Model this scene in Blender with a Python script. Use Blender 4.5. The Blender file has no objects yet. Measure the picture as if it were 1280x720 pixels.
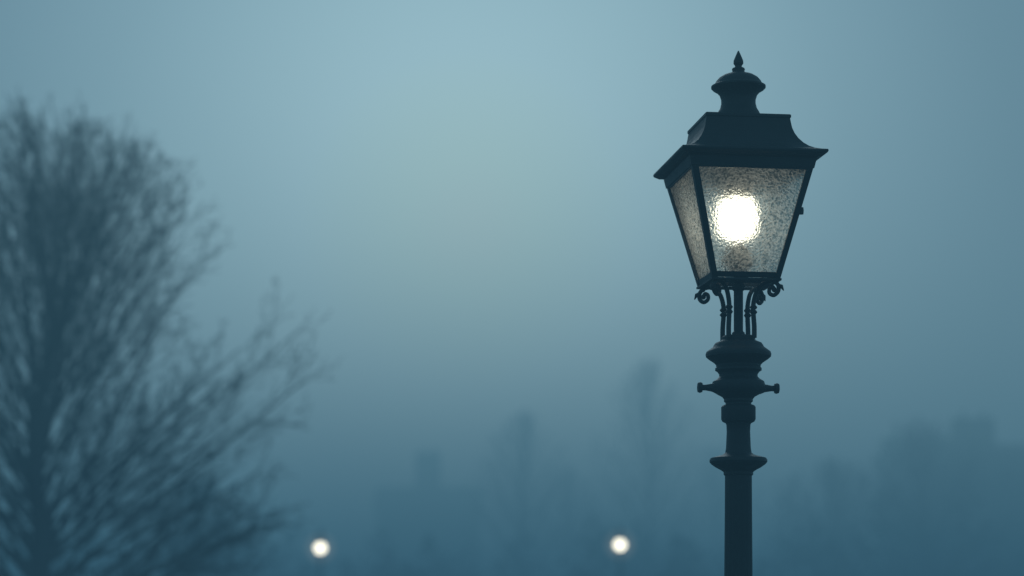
import bpy, bmesh, math, random
from mathutils import Vector, Matrix, noise
sc = bpy.context.scene
sc.view_settings.view_transform='Standard'; sc.view_settings.look='None'; sc.view_settings.exposure=0
random.seed(11)

# ------------------------------------------------------------ helpers
def new_mat(name):
    m=bpy.data.materials.new(name); m.use_nodes=True; m.node_tree.nodes.clear(); return m
def N(m,t,**kw):
    n=m.node_tree.nodes.new(t)
    for k,v in kw.items():
        if hasattr(n,k): setattr(n,k,v)
    return n
def principled(name,c1,c2,scale=8,rough=0.6,metal=0.0,bump=0.2,bscale=60,spec=0.5):
    m=new_mat(name); L=m.node_tree.links
    out=N(m,'ShaderNodeOutputMaterial'); p=N(m,'ShaderNodeBsdfPrincipled')
    tc=N(m,'ShaderNodeTexCoord'); nz=N(m,'ShaderNodeTexNoise'); nz.inputs['Scale'].default_value=scale; nz.inputs['Detail'].default_value=6
    r=N(m,'ShaderNodeValToRGB'); r.color_ramp.elements[0].color=(*c1,1); r.color_ramp.elements[1].color=(*c2,1)
    r.color_ramp.elements[0].position=.35; r.color_ramp.elements[1].position=.68
    L.new(tc.outputs['Object'],nz.inputs['Vector']); L.new(nz.outputs['Fac'],r.inputs['Fac']); L.new(r.outputs['Color'],p.inputs['Base Color'])
    n2=N(m,'ShaderNodeTexNoise'); n2.inputs['Scale'].default_value=bscale; n2.inputs['Detail'].default_value=4
    b=N(m,'ShaderNodeBump'); b.inputs['Strength'].default_value=bump; b.inputs['Distance'].default_value=.01
    L.new(tc.outputs['Object'],n2.inputs['Vector']); L.new(n2.outputs['Fac'],b.inputs['Height']); L.new(b.outputs['Normal'],p.inputs['Normal'])
    mr=N(m,'ShaderNodeMapRange'); mr.inputs['To Min'].default_value=max(.05,rough-.12); mr.inputs['To Max'].default_value=min(1,rough+.15)
    L.new(nz.outputs['Fac'],mr.inputs['Value']); L.new(mr.outputs['Result'],p.inputs['Roughness'])
    p.inputs['Metallic'].default_value=metal; p.inputs['Specular IOR Level'].default_value=spec
    L.new(p.outputs[0],out.inputs['Surface']); return m
def matte(name,c):
    m=new_mat(name); out=N(m,'ShaderNodeOutputMaterial'); d=N(m,'ShaderNodeBsdfDiffuse')
    tc=N(m,'ShaderNodeTexCoord'); nz=N(m,'ShaderNodeTexNoise'); nz.inputs['Scale'].default_value=1.5; nz.inputs['Detail'].default_value=1
    r=N(m,'ShaderNodeValToRGB'); r.color_ramp.elements[0].color=(c[0]*.6,c[1]*.6,c[2]*.6,1); r.color_ramp.elements[1].color=(c[0]*1.4,c[1]*1.4,c[2]*1.4,1)
    l=m.node_tree.links; l.new(tc.outputs['Object'],nz.inputs['Vector']); l.new(nz.outputs['Fac'],r.inputs['Fac']); l.new(r.outputs['Color'],d.inputs['Color']); l.new(d.outputs[0],out.inputs['Surface']); return m
def emission(name,col,s):
    m=new_mat(name); out=N(m,'ShaderNodeOutputMaterial'); e=N(m,'ShaderNodeEmission')
    e.inputs['Color'].default_value=(*col,1); e.inputs['Strength'].default_value=s
    m.node_tree.links.new(e.outputs[0],out.inputs['Surface']); return m
def fogmat(name,c,dens,strength):
    m=new_mat(name); o_=N(m,'ShaderNodeOutputMaterial'); e=N(m,'ShaderNodeEmission')
    e.inputs['Color'].default_value=(*c,1); e.inputs['Strength'].default_value=strength
    l=m.node_tree.links
    if dens>0:
        a=N(m,'ShaderNodeVolumeAbsorption'); s=N(m,'ShaderNodeAddShader')
        a.inputs['Color'].default_value=(0,0,0,1); a.inputs['Density'].default_value=dens
        l.new(a.outputs[0],s.inputs[0]); l.new(e.outputs[0],s.inputs[1]); l.new(s.outputs[0],o_.inputs['Volume'])
    else: l.new(e.outputs[0],o_.inputs['Volume'])
    try: m.cycles.homogeneous_volume=True
    except Exception: pass
    return m
def mesh_obj(name,verts,faces,mat,parent=None,smooth=False,loc=(0,0,0),fix=True):
    me=bpy.data.meshes.new(name); me.from_pydata([tuple(v) for v in verts],[],faces)
    if fix:
        me.validate(); bm=bmesh.new(); bm.from_mesh(me); bmesh.ops.recalc_face_normals(bm,faces=bm.faces); bm.to_mesh(me); bm.free()
    o=bpy.data.objects.new(name,me); sc.collection.objects.link(o); o.location=loc
    if mat: me.materials.append(mat)
    if parent: o.parent=parent
    if smooth:
        for p in me.polygons: p.use_smooth=True
    return o
def empty(name,loc,rot=0):
    e=bpy.data.objects.new(name,None); sc.collection.objects.link(e); e.location=loc; e.rotation_euler=(0,0,rot); e.empty_display_size=.3; return e
def autosmooth(o,deg=38):
    for p in o.data.polygons: p.use_smooth=True
    bm=bmesh.new(); bm.from_mesh(o.data)
    for e in bm.edges:
        if len(e.link_faces)==2 and e.calc_face_angle(0)>math.radians(deg): e.smooth=False
    bm.to_mesh(o.data); bm.free()
def lathe(name,prof,mat,parent,segs=48,flute=None):
    V=[];F=[]
    for r,z in prof:
        for i in range(segs):
            a=2*math.pi*i/segs; rr=r
            if flute and flute[0]<=z<=flute[1]: rr=r*(1-.045*(1 if i%4==0 else 0))
            V.append((rr*math.cos(a),rr*math.sin(a),z))
    n=len(prof)
    for k in range(n-1):
        for i in range(segs):
            j=(i+1)%segs; F.append((k*segs+i,k*segs+j,(k+1)*segs+j,(k+1)*segs+i))
    F.append(tuple(range(segs))); F.append(tuple((n-1)*segs+i for i in range(segs)))
    o=mesh_obj(name,V,F,mat,parent); autosmooth(o,35); return o
def square_sweep(name,prof,mat,parent,closed=False,cap=True):
    V=[];F=[];n=len(prof)
    for h,z in prof:
        V+= [(-h,-h,z),(h,-h,z),(h,h,z),(-h,h,z)]
    for k in range(n if closed else n-1):
        k2=(k+1)%n
        for i in range(4):
            j=(i+1)%4; F.append((k*4+i,k*4+j,k2*4+j,k2*4+i))
    if not closed and cap:
        F.append((0,1,2,3)); F.append(tuple((n-1)*4+i for i in range(4)))
    return mesh_obj(name,V,F,mat,parent)
def tube(V,F,pts,rad,sides=3):
    b=len(V); n=len(pts)
    for i,p in enumerate(pts):
        d=(pts[min(i+1,n-1)]-pts[max(i-1,0)])
        if d.length<1e-9: d=Vector((0,0,1))
        d.normalize()
        u=d.cross(Vector((.13,.97,.21))); 
        if u.length<.1: u=d.cross(Vector((1,0,0)))
        u.normalize(); w=d.cross(u)
        for s in range(sides):
            a=2*math.pi*s/sides; V.append(p+(u*math.cos(a)+w*math.sin(a))*rad[i])
    for i in range(n-1):
        for s in range(sides):
            t=(s+1)%sides; F.append((b+i*sides+s,b+i*sides+t,b+(i+1)*sides+t,b+(i+1)*sides+s))
    if sides>3:
        F.append(tuple(b+s for s in range(sides))); F.append(tuple(b+(n-1)*sides+s for s in range(sides)))
def catmull(P,n=8):
    out=[]
    for i in range(len(P)-1):
        p0=P[max(i-1,0)];p1=P[i];p2=P[i+1];p3=P[min(i+2,len(P)-1)]
        for k in range(n):
            t=k/n
            out.append(.5*((2*p1)+(p2-p0)*t+(2*p0-5*p1+4*p2-p3)*t*t+(3*p1-p0-3*p2+p3)*t**3))
    out.append(P[-1]); return out
def box(name,x0,x1,y0,y1,z0,z1,mat,parent,bev=0):
    V=[(x0,y0,z0),(x1,y0,z0),(x1,y1,z0),(x0,y1,z0),(x0,y0,z1),(x1,y0,z1),(x1,y1,z1),(x0,y1,z1)]
    F=[(0,1,2,3),(4,5,6,7),(0,1,5,4),(1,2,6,5),(2,3,7,6),(3,0,4,7)]
    o=mesh_obj(name,V,F,mat,parent)
    if bev: b=o.modifiers.new('b','BEVEL'); b.width=bev; b.segments=2
    return o

# ------------------------------------------------------------ camera
CH=1.6
cam=bpy.data.cameras.new('camera'); co=bpy.data.objects.new('camera',cam); sc.collection.objects.link(co)
co.location=(0,0,CH); co.rotation_euler=(math.radians(90),0,0)
cam.sensor_width=36; cam.lens=36*2700/1280; cam.shift_y=400/1280
cam.clip_end=4000; cam.clip_start=.05
cam.dof.use_dof=True; cam.dof.focus_distance=8.85; cam.dof.aperture_fstop=1.2
sc.camera=co

# ------------------------------------------------------------ world
w=bpy.data.worlds.new('World'); sc.world=w; w.use_nodes=True
try: w.cycles.sampling_method='NONE'
except Exception: pass
nt=w.node_tree; nt.nodes.clear(); L=nt.links
out=nt.nodes.new('ShaderNodeOutputWorld')
sky=nt.nodes.new('ShaderNodeTexSky'); sky.sky_type='NISHITA'; sky.sun_disc=False
sky.sun_elevation=math.radians(9); sky.sun_rotation=math.radians(-1)
bg1=nt.nodes.new('ShaderNodeBackground'); bg1.inputs['Strength'].default_value=.003
L.new(sky.outputs[0],bg1.inputs['Color'])
tc=nt.nodes.new('ShaderNodeTexCoord')
g=Vector((-.020,1,.178)).normalized()
nrm=nt.nodes.new('ShaderNodeVectorMath'); nrm.operation='NORMALIZE'; L.new(tc.outputs['Generated'],nrm.inputs[0])
dt=nt.nodes.new('ShaderNodeVectorMath'); dt.operation='DOT_PRODUCT'; dt.inputs[1].default_value=g
L.new(nrm.outputs[0],dt.inputs[0])
ac=nt.nodes.new('ShaderNodeMath'); ac.operation='ARCCOSINE'; L.new(dt.outputs['Value'],ac.inputs[0])
dv=nt.nodes.new('ShaderNodeMath'); dv.operation='DIVIDE'; dv.inputs[1].default_value=math.radians(40); L.new(ac.outputs[0],dv.inputs[0])
rp=nt.nodes.new('ShaderNodeValToRGB'); cr=rp.color_ramp; cr.interpolation='B_SPLINE'
stops=[(0,(.74,1.06,1.16)),(4,(.60,.93,1.04)),(7,(.44,.71,.82)),(10,(.30,.515,.625)),(14,(.16,.30,.395)),(22,(.075,.175,.25)),(40,(.045,.13,.19))]
while len(cr.elements)<len(stops): cr.elements.new(.5)
for e,(p,c) in zip(cr.elements,stops): e.position=p/40; e.color=(*c,1)
L.new(dv.outputs[0],rp.inputs['Fac'])
bg2=nt.nodes.new('ShaderNodeBackground'); L.new(rp.outputs['Color'],bg2.inputs['Color'])
ad=nt.nodes.new('ShaderNodeAddShader'); L.new(bg1.outputs[0],ad.inputs[0]); L.new(bg2.outputs[0],ad.inputs[1]); L.new(ad.outputs[0],out.inputs['Surface'])

sun=bpy.data.lights.new('sun','SUN'); sun.energy=.5; sun.angle=math.radians(25); sun.color=(.75,.92,1)
so=bpy.data.objects.new('sun',sun); sc.collection.objects.link(so)
so.rotation_euler=Vector((.03,-1,-.5)).to_track_quat('-Z','Y').to_euler()

# ------------------------------------------------------------ fog (homogeneous layers; emission colour stands in for scattered light, painted darker near ground)
SIG=.0205
fog=empty('fog',(0,0,0))
layers=[(-1,3,(.035,.107,.165)),(3,5,(.053,.148,.211)),(5,8,(.096,.211,.279)),(8,14,(.154,.302,.374))]
for i,(z0,z1,c) in enumerate(layers):
    box('layer_%d'%i,-700,700,-300,1100,z0+.002,z1,fogmat('fog_layer',c,SIG,SIG),fog)

# ------------------------------------------------------------ materials
iron=principled('painted_iron',(.006,.014,.020),(.012,.024,.032),scale=14,rough=.5,bump=.25,bscale=180,spec=.4)
bark=matte('bark',(.007,.009,.011))
foli=matte('hedge_leaf',(.022,.032,.024))
brick=principled('brick',(.06,.05,.045),(.11,.085,.07),scale=3,rough=.9,bump=.4,spec=.1)
slate=principled('slate',(.03,.034,.04),(.06,.065,.07),scale=3,rough=.7)
pane=principled('window_glass',(.01,.012,.015),(.02,.024,.03),rough=.15)
trim=principled('painted_trim',(.10,.10,.09),(.14,.14,.13),rough=.6)
brass=principled('old_brass',(.012,.008,.005),(.028,.018,.010),rough=.6,metal=.0,spec=.2)

# hammered lantern glass
def glass_mat():
    m=new_mat('hammered_glass'); l=m.node_tree.links; o_=N(m,'ShaderNodeOutputMaterial')
    tc=N(m,'ShaderNodeTexCoord')
    nz=N(m,'ShaderNodeTexNoise'); nz.inputs['Scale'].default_value=60; nz.inputs['Detail'].default_value=3; nz.inputs['Distortion'].default_value=.8
    vo=N(m,'ShaderNodeTexVoronoi'); vo.inputs['Scale'].default_value=120; vo.feature='SMOOTH_F1'
    l.new(tc.outputs['Object'],nz.inputs['Vector']); l.new(tc.outputs['Object'],vo.inputs['Vector'])
    ma=N(m,'ShaderNodeMath'); ma.operation='MULTIPLY_ADD'; ma.inputs[1].default_value=.8
    l.new(vo.outputs['Distance'],ma.inputs[0]); l.new(nz.outputs['Fac'],ma.inputs[2])
    b=N(m,'ShaderNodeBump'); b.inputs['Strength'].default_value=1.0; b.inputs['Distance'].default_value=.011; l.new(ma.outputs[0],b.inputs['Height'])
    gl=N(m,'ShaderNodeBsdfRefraction'); gl.inputs['IOR'].default_value=1.14; gl.inputs['Roughness'].default_value=.55; gl.inputs['Color'].default_value=(.95,.98,.94,1)
    l.new(b.outputs['Normal'],gl.inputs['Normal'])
    tr=N(m,'ShaderNodeBsdfTranslucent'); 
    r=N(m,'ShaderNodeValToRGB'); r.color_ramp.elements[0].position=.60; r.color_ramp.elements[0].color=(.16,.19,.18,1); r.color_ramp.elements[1].position=.92; r.color_ramp.elements[1].color=(.95,.98,.95,1)
    l.new(ma.outputs[0],r.inputs['Fac']); l.new(r.outputs['Color'],tr.inputs['Color']); l.new(b.outputs['Normal'],tr.inputs['Normal'])
    gs=N(m,'ShaderNodeBsdfGlossy'); gs.inputs['Roughness'].default_value=.15; gs.inputs['Color'].default_value=(.9,.9,.9,1); l.new(b.outputs['Normal'],gs.inputs['Normal'])
    m1=N(m,'ShaderNodeMixShader'); m1.inputs[0].default_value=.40; l.new(gl.outputs[0],m1.inputs[1]); l.new(tr.outputs[0],m1.inputs[2])
    m2=N(m,'ShaderNodeMixShader'); m2.inputs[0].default_value=.05; l.new(m1.outputs[0],m2.inputs[1]); l.new(gs.outputs[0],m2.inputs[2])
    l.new(m2.outputs[0],o_.inputs['Surface']); return m
hglass=glass_mat()
bulbm=emission('lamp_bulb_glow',(1,.93,.74),4.1)
globem=emission('globe_glow',(1,.92,.72),11.0)
try: globem.cycles.emission_sampling='NONE'
except Exception: pass
halom=fogmat('emissive_halo',(1,.86,.62),0,.25)  # lamp glow in fog painted as self-emitting shells round the far globes

# ------------------------------------------------------------ ground
def ground():
    V=[];F=[];n=60
    for j in range(n+1):
        for i in range(n+1):
            x=-900+1800*i/n; y=-400+1600*j/n
            V.append((x,y,0 if y<150 else .6*noise.noise(Vector((x*.01,y*.01,0)))))
    for j in range(n):
        for i in range(n): a=j*(n+1)+i; F.append((a,a+1,a+n+2,a+n+1))
    return mesh_obj('ground',V,F,principled('grass_ground',(.02,.035,.018),(.05,.065,.03),scale=.8,rough=.95,bump=.8,bscale=25,spec=.1))
ground()
pav=mesh_obj('path',[(-60,6.5,.004),(60,6.5,.004),(60,11,.004),(-60,11,.004)],[(0,1,2,3)],principled('paving',(.06,.065,.07),(.12,.12,.12),scale=2,rough=.8))

# ------------------------------------------------------------ main lamp
D=9.0; k=D/2700
lx=(923-640)*k
lamp=empty('street_lamp',(lx,D,0),math.radians(7.5))
def Z(y): return (760-y)*k+CH
def H(h): return h*k+CH
def P(lst): return [(r*k,Z(y)) for r,y in lst]
lathe('finial_and_cap',P([(27,154),(27,143),(25.5,140),(23,136),(21.5,130),(21.5,125),(23.5,119),(27,115),(32,112),(34,110),(34,108),(31,106.5),(29.5,105),(28,102),(24.5,98),(19,94.5),(13,92.5),(8,91),(7.5,89),(8.2,87),(7.5,85.5),(4.5,84),(4.2,82.5),(6.2,79.5),(6,76),(4.2,71.5),(2.2,67),(.6,63.5)]),iron,lamp,64)
roof=[(30,607),(52,607),(53.5,606),(53.5,603),(52.5,602),(53.2,597),(54.5,590),(57,583),(60.5,576.5),(65.5,570),(71,565),(77,561.5),(84,559),(90,557.5),(90.5,555.5),(89.5,553.5),(84,550),(78,549)]
square_sweep('roof',[(a*k,H(b)) for a,b in roof],iron,lamp)
square_sweep('top_rail',[(a*k,H(b)) for a,b in [(79,548.5),(72,548.5),(69.5,537),(76.5,537)]],iron,lamp,closed=True)
square_sweep('glazing_bead_top',[(a*k,H(b)) for a,b in [(76,539.5),(72,539.5),(71.5,535),(75,535)]],iron,lamp,closed=True)
square_sweep('bottom_rail',[(a*k,H(b)) for a,b in [(43,414),(37,414),(36,408),(42,408)]],iron,lamp,closed=True)
square_sweep('bottom_flange',[(a*k,H(b)) for a,b in [(44,406.5),(33,406.5),(33,404),(44,404)]],iron,lamp,closed=True)
# corner posts
V=[];F=[]
for sx,sy in ((-1,-1),(1,-1),(1,1),(-1,1)):
    def c(h,z,wd):
        return [Vector((sx*(h),sy*(h),0))*k+Vector((0,0,H(z))),Vector((sx*(h-wd),sy*(h+.3),0))*k+Vector((0,0,H(z))),
                Vector((sx*(h-wd),sy*(h-4),0))*k+Vector((0,0,H(z))),Vector((sx*(h-4),sy*(h-4),0))*k+Vector((0,0,H(z))),
                Vector((sx*(h-4),sy*(h-wd),0))*k+Vector((0,0,H(z))),Vector((sx*(h+.3),sy*(h-wd),0))*k+Vector((0,0,H(z)))]
    b=len(V); V+=c(77.5,545,8)+c(42.5,405.5,7)
    for i in range(6): F.append((b+i,b+(i+1)%6,b+6+(i+1)%6,b+6+i))
    F.append(tuple(b+i for i in range(6))); F.append(tuple(b+6+i for i in range(6)))
mesh_obj('corner_posts',V,F,iron,lamp)
# panes
V=[];F=[]
h1,h0=74.0,39.5
cs=[(-1,-1),(1,-1),(1,1),(-1,1)]
for a,z in ((h1,540),(h0,410)):
    for sx,sy in cs: V.append(Vector((sx*a*k,sy*a*k,H(z))))
for i in range(4): F.append((i,(i+1)%4,4+(i+1)%4,4+i))
mesh_obj('glass_panes',V,F,hglass,lamp)
# latch / hinges on right side
for hz in (487,):
    f=(hz-405.5)/(545-405.5); hh=42.5+35*f
    o=lathe('hinge_%d'%hz,[(.001,-.014),(.009,-.014),(.0105,0),(.009,.014),(.001,.014)],iron,lamp,16); o.location=((hh+1.5)*k,-(hh-3)*k,H(hz))
# inner burner, bulb
lathe('lamp_holder',P([(24,206),(24,214),(21,217),(20,240),(16,245),(12,252)]),brass,lamp,32)
lathe('bulb',P([(6,246),(15,248),(22,252),(25.5,260),(25.8,276),(24.5,290),(19,297),(10,301),(2,303)]),bulbm,lamp,32)
lathe('lower_fitting',P([(5,352),(5,343),(12,339),(19,332),(21,325),(18,317),(12,310),(5,305)]),brass,lamp,32)
lathe('central_rod',P([(8,424),(8,416),(5.8,414),(5.8,364),(8,362),(8,357),(5.8,355),(5.8,345)]),iron,lamp,24)
# cross bars of bottom frame
box('floor_bar',-38*k,38*k,-4*k,4*k,H(407.2),H(410.2),iron,lamp)
box('floor_bar_cross',-4*k,4*k,-38*k,38*k,H(408.0),H(411.3),iron,lamp)
# scroll brackets
V=[];F=[]
prof=[(23,424),(23,410),(22,397),(21.5,386),(23,376),(27,366),(34,359),(43,355.5),(52,357),(57.5,362.5),(57,369.5),(51,373.5),(45,370.5),(45,365),(49.5,363),(51.5,366.5)]
for sx,sy in cs:
    d=Vector((sx,sy,0)).normalized()
    pts=catmull([d*(r*k)+Vector((0,0,Z(y))) for r,y in prof],7)
    n=len(pts); tube(V,F,pts,[(3.1-.8*i/n)*k for i in range(n)],10)
    for yy in (386,392):
        tube(V,F,[d*(21.9*k)+Vector((0,0,Z(yy+2.2))),d*(21.9*k)+Vector((0,0,Z(yy))),d*(21.9*k)+Vector((0,0,Z(yy-2.2)))],[3.4*k,4.9*k,3.4*k],12)
    e=pts[-1]; tube(V,F,[e+Vector((0,0,-3.4*k)),e+Vector((0,0,-2.2*k)),e,e+Vector((0,0,2.2*k)),e+Vector((0,0,3.4*k))],[1*k,2.6*k,3.4*k,2.6*k,1*k],12)
    tube(V,F,[d*(52*k)+Vector((0,0,Z(360))),d*(55*k)+Vector((0,0,Z(350)))],[2.6*k,3*k],8)
    tube(V,F,[d*(56.5*k)+Vector((0,0,Z(361.5))),d*(62*k)+Vector((0,0,Z(363.5))),d*(65*k)+Vector((0,0,Z(369)))],[2.2*k,2.4*k,.6*k],8)
o=mesh_obj('scroll_brackets',V,F,iron,lamp); autosmooth(o,50)
# column
col=P([(6,419),(19,420),(21,422),(21,425),(24,427),(29,429),(31,432),(32,434),(36,437),(40,440),(41,443),(40.5,446),(37,449),(31,453),(28,456),(27.5,459),(29,460.5),(29,463),(26,465),(24,468),(24,471),(27,474),(32,477),(33,480),(33,487),(31,490),(26,493),(20.5,496),(18,499),(18,502),(16,503.5),(16,505.5),(20,507),(21.5,509),(21.5,524),(20,527),(16,529),(15,531),(14.6,540),(15.5,560),(16.5,566),(20,568.5),(27,570.5),(34.5,572.5),(36,575),(36,577.5),(33.5,580.5),(28.5,584),(22,587.5),(18.5,590),(18.5,593),(16.8,595),(17,640),(17.6,720),(18.5,860)])
col+=[(.075,1.20),(.085,1.19),(.088,1.15),(.075,1.12),(.078,1.02),(.105,.98),(.115,.94),(.115,.30),(.15,.24),(.17,.2),(.17,.08),(.21,.05),(.21,0)]
lathe('column',col,iron,lamp,64,flute=(1.25,Z(600)))
V=[];F=[]
for s in (-1,1):
    xs=[28,34,42,46,46.5,49,51.5,52]; rs=[7.5,5,3.6,3.6,6,6.8,6,3]
    tube(V,F,[Vector((s*x*k,0,Z(485))) for x in xs],[r*k for r in rs],16)
o=mesh_obj('ladder_bar',V,F,iron,lamp); autosmooth(o,40)

# ------------------------------------------------------------ distant lamps
def far_lamp(px,py,d):
    kk=d/2700; zc=(760-py)*kk+CH
    e=empty('street_lamp',((px-640)*kk,d,0))
    lathe('column',[(.2,0),(.2,.1),(.14,.25),(.12,.9),(.07,1.0),(.06,1.2),(.055,zc-.45),(.10,zc-.42),(.06,zc-.36),(.06,zc-.28),(.12,zc-.22),(.13,zc-.18)],iron,e,16)
    R=.15
    lathe('globe',[(R*math.sin(a),zc-R*math.cos(a)) for a in [math.pi*(i+.3)/12.6 for i in range(13)]],globem,e,18)
    lathe('cap',[(.14,zc+.13),(.24,zc+.15),(.21,zc+.21),(.13,zc+.28),(.10,zc+.4),(.06,zc+.5),(.005,zc+.65)],iron,e,16)
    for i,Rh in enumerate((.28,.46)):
        lathe('emissive_halo_%d'%i,[(Rh*math.sin(a),zc-Rh*math.cos(a)) for a in [math.pi*(i+.3)/12.6 for i in range(13)]],halom,e,18)
far_lamp(400.5,685,67); far_lamp(775,681,66)

# ------------------------------------------------------------ trees
def rnd(a,b): return random.uniform(a,b)
ENV=[None]
def grow(V,F,start,d,length,r0,level,maxl,counts,up,sides=(5,3,3,3,3),wand=.06,rmin=.003):
    n=(8,5,3,2,2)[level]; pts=[start.copy()]; dd=d.copy(); p=start.copy()
    lim=rnd(.86,1.14)
    zc,a,c=ENV[0]
    for i in range(n):
        dd=(dd+Vector((rnd(-1,1),rnd(-1,1),rnd(-1,1)))*wand*(1+.5*level)+Vector((0,0,up/n))).normalized()
        p=p+dd*(length/n)
        q=(p.z-zc)/c; ae=a*(1.10-.26*q)
        if (p.x/ae)**2+(p.y/ae)**2+q*q>lim: break
        pts.append(p.copy())
    m=len(pts)-1
    if m<1: return
    rad=[max(rmin,r0*(1-.85*i/n)) for i in range(m+1)]
    tube(V,F,pts,rad,sides[level])
    if level>=maxl: return
    c_=counts[level]; ph=rnd(0,6.28)
    for j in range(c_):
        t=.15+.83*(j+rnd(0,1))/c_; f=t*m; i=min(int(f),m-1); q=pts[i].lerp(pts[i+1],f-i)
        ax=(pts[i+1]-pts[i]).normalized(); u=ax.cross(Vector((.3,.2,.9))).normalized(); v=ax.cross(u)
        ph+=2.4+rnd(-.4,.4); ang=math.radians(rnd(16,44))
        nd=(ax*math.cos(ang)+(u*math.cos(ph)+v*math.sin(ph))*math.sin(ang)).normalized()
        grow(V,F,q,nd,length*rnd(.24,.42)*(1.15-.55*t),max(rmin,r0*(1-.8*t)*.45),level+1,maxl,counts,up,sides,wand,rmin)
def tree(loc,zc,a,c,base,top,nprim,counts,rt,amax=66,amin=12,up=.2,maxl=3,zmin=1.3,rmin=.003,pf=.42,zfrac=.9):
    V=[];F=[]; ENV[0]=(zc,a,c)
    pts=[Vector((rnd(-.05,.05)*i*.4,rnd(-.05,.05)*i*.4,top*i/12)) for i in range(13)]
    tube(V,F,pts,[rt*(1.35 if i==0 else 1)*(1-.93*i/12) for i in range(13)],10)
    az=rnd(0,6)
    for i in range(nprim):
        t=(i+rnd(0,.8))/nprim; z=zmin+(top*zfrac-zmin)*t**1.15; az+=2.4+rnd(-.3,.3)
        an=math.radians(amax+(amin-amax)*t**.8+rnd(-9,9))
        d=Vector((math.cos(az)*math.sin(an),math.sin(az)*math.sin(an),math.cos(an)))
        s0=Vector((0,0,(z-zc)/c)); dd=Vector((d.x/a,d.y/a,d.z/c)); A=dd.dot(dd);B=2*s0.dot(dd);C=s0.dot(s0)-1
        disc=B*B-4*A*C
        if disc<=0: continue
        ln=(-B+math.sqrt(disc))/(2*A)
        if ln<.3: continue
        j=min(11,int(z/top*12)); q=pts[j].lerp(pts[j+1],z/top*12-j)
        grow(V,F,q,d,ln*rnd(.78,1.14),max(.011,rt*pf*(1-.7*t)),0,maxl,counts,up,rmin=rmin)
    return mesh_obj('bare_tree',V,F,bark,None,loc=loc,fix=False)
def at(px,d): return ((px-640)*d/2700,d,0)
tree(at(52,26),4.1,3.42,3.63,0,7.45,116,(12,7,2),.165,pf=.26,rmin=.0033,amax=76,amin=16,up=.14,zfrac=.76,zmin=.95)
tree(at(812,124),9.4,3.6,6.8,0,16.0,44,(9,6),.24,amax=55,maxl=2,zmin=2,rmin=.010)
tree(at(652,134),7.8,4.0,6.2,0,14.0,44,(9,6),.24,amax=60,maxl=2,zmin=2,rmin=.010)
tree(at(715,140),6.0,3.6,4.8,0,10.6,30,(9,6),.2,amax=60,maxl=2,zmin=2,rmin=.010)
tree(at(895,138),6.8,4.2,5.2,0,12.0,32,(9,6),.2,amax=60,maxl=2,zmin=2,rmin=.010)
tree(at(1150,100),6.0,4.4,4.4,0,9.8,36,(10,7),.2,amax=60,maxl=2,zmin=1.6,rmin=.011)
tree(at(1040,108),5.2,4.6,4.0,0,9.0,36,(10,7),.2,amax=60,maxl=2,zmin=1.6,rmin=.011)
tree(at(245,44),2.4,2.3,2.0,0,4.0,34,(10,7),.09,amax=64,maxl=2,zmin=.6,rmin=.006)

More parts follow.
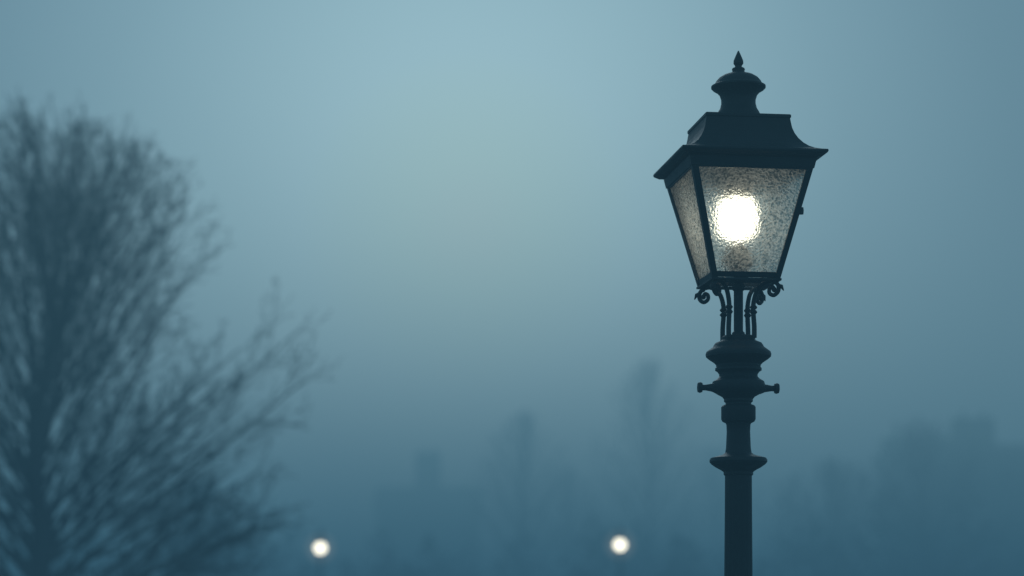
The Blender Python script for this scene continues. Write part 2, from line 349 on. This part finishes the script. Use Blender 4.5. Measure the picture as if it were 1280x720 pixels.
# ------------------------------------------------------------ distant tree line and nearer shrubs (leaf/twig masses)
def mass(name,n,xr,yr,hf,rwr,q_,sr):
    V=[];F=[]
    for c in range(n):
        x=rnd(*xr); y=rnd(*yr); h=hf(x,y)*rnd(.6,1.25)
        rw=rnd(*rwr)
        for q in range(q_):
            th=rnd(0,6.28); u=rnd(0,1)**.5; zz=rnd(0,1)**1.2
            rr=rw*u*math.sin(math.pi*min(1,(.25+zz*.75)))*1.1
            p=Vector((x+rr*math.cos(th),y+rr*math.sin(th),zz*h))
            s=rnd(*sr); a=Vector((rnd(-1,1),rnd(-1,1),rnd(-1,1))).normalized()*s; b=Vector((rnd(-1,1),rnd(-1,1),rnd(-1,1))).normalized()*s
            i=len(V); V+=[p-a,p+b,p+a,p-b]; F.append((i,i+1,i+2,i+3))
    mesh_obj(name,V,F,foli,fix=False)
def hline(x,y):
    px=x*2700/y
    return max(1.5,(3.8+1.6*noise.noise(Vector((x*.11,0,3)))+(2.4 if px>330 else 0)+(.8 if px<-250 else 0))*(y/95))
mass('distant_tree_line',200,(-36,36),(94,126),hline,(1.3,2.8),120,(.13,.28))
mass('shrubs',70,(-12,-3.6),(34,44),lambda x,y:max(.8,2.3-(x+12)*.2),(.6,1.3),180,(.03,.07))

# ------------------------------------------------------------ houses
def house(px0,px1,d,ytop,yeave,chim=(),name='brick_house',flat=False,depth=7):
    kk=d/2700; x0=(px0-640)*kk; x1=(px1-640)*kk; w=x1-x0; ze=(760-yeave)*kk+CH; zt=(760-ytop)*kk+CH
    e=empty(name,((x0+x1)/2,d,0)); h=w/2
    box('walls',-h,h,0,depth,0,ze,brick,e)
    V=[(-h-.25,-.3,ze),(h+.25,-.3,ze),(h+.25,depth+.3,ze),(-h-.25,depth+.3,ze),(-h-.25,depth/2,zt),(h+.25,depth/2,zt)]
    mesh_obj('roof',V,[(0,1,5,4),(2,3,4,5),(0,3,4),(1,2,5),(0,1,2,3)],slate,e)
    for i,(cx,cw,cy) in enumerate(chim):
        X=(cx-640)*kk-(x0+x1)/2; cw=cw*kk; z=(760-cy)*kk+CH
        box('chimney_%d'%i,X-cw/2,X+cw/2,depth/2-.5,depth/2+.5,ze-.2,z,brick,e)
        for q in (-1,1):
            o=lathe('chimney_pot_%d_%d'%(i,q),[(.12,0),(.1,.35),(.13,.38),(.13,.42)],brick,e,10); o.location=(X+q*cw*.25,depth/2,z)
    fl=max(1,int(ze/2.8)); nw=max(1,int(w/2))
    for f in range(fl):
        for i in range(nw):
            X=-h+w*(i+.5)/nw; z=.9+f*2.7
            if f==0 and i==nw//2:
                box('door',X-.45,X+.45,-.04,.03,0,2.1,trim,e); continue
            box('window_frame_%d_%d'%(f,i),X-.5,X+.5,-.05,.02,z,z+1.3,trim,e)
            box('window_%d_%d'%(f,i),X-.42,X+.42,-.07,.01,z+.08,z+1.22,pane,e)
house(1204,1420,112,548,564,chim=((1234,52,516),))
house(1124,1196,125,540,577)
house(470,600,170,606,634,chim=((533,32,562),))
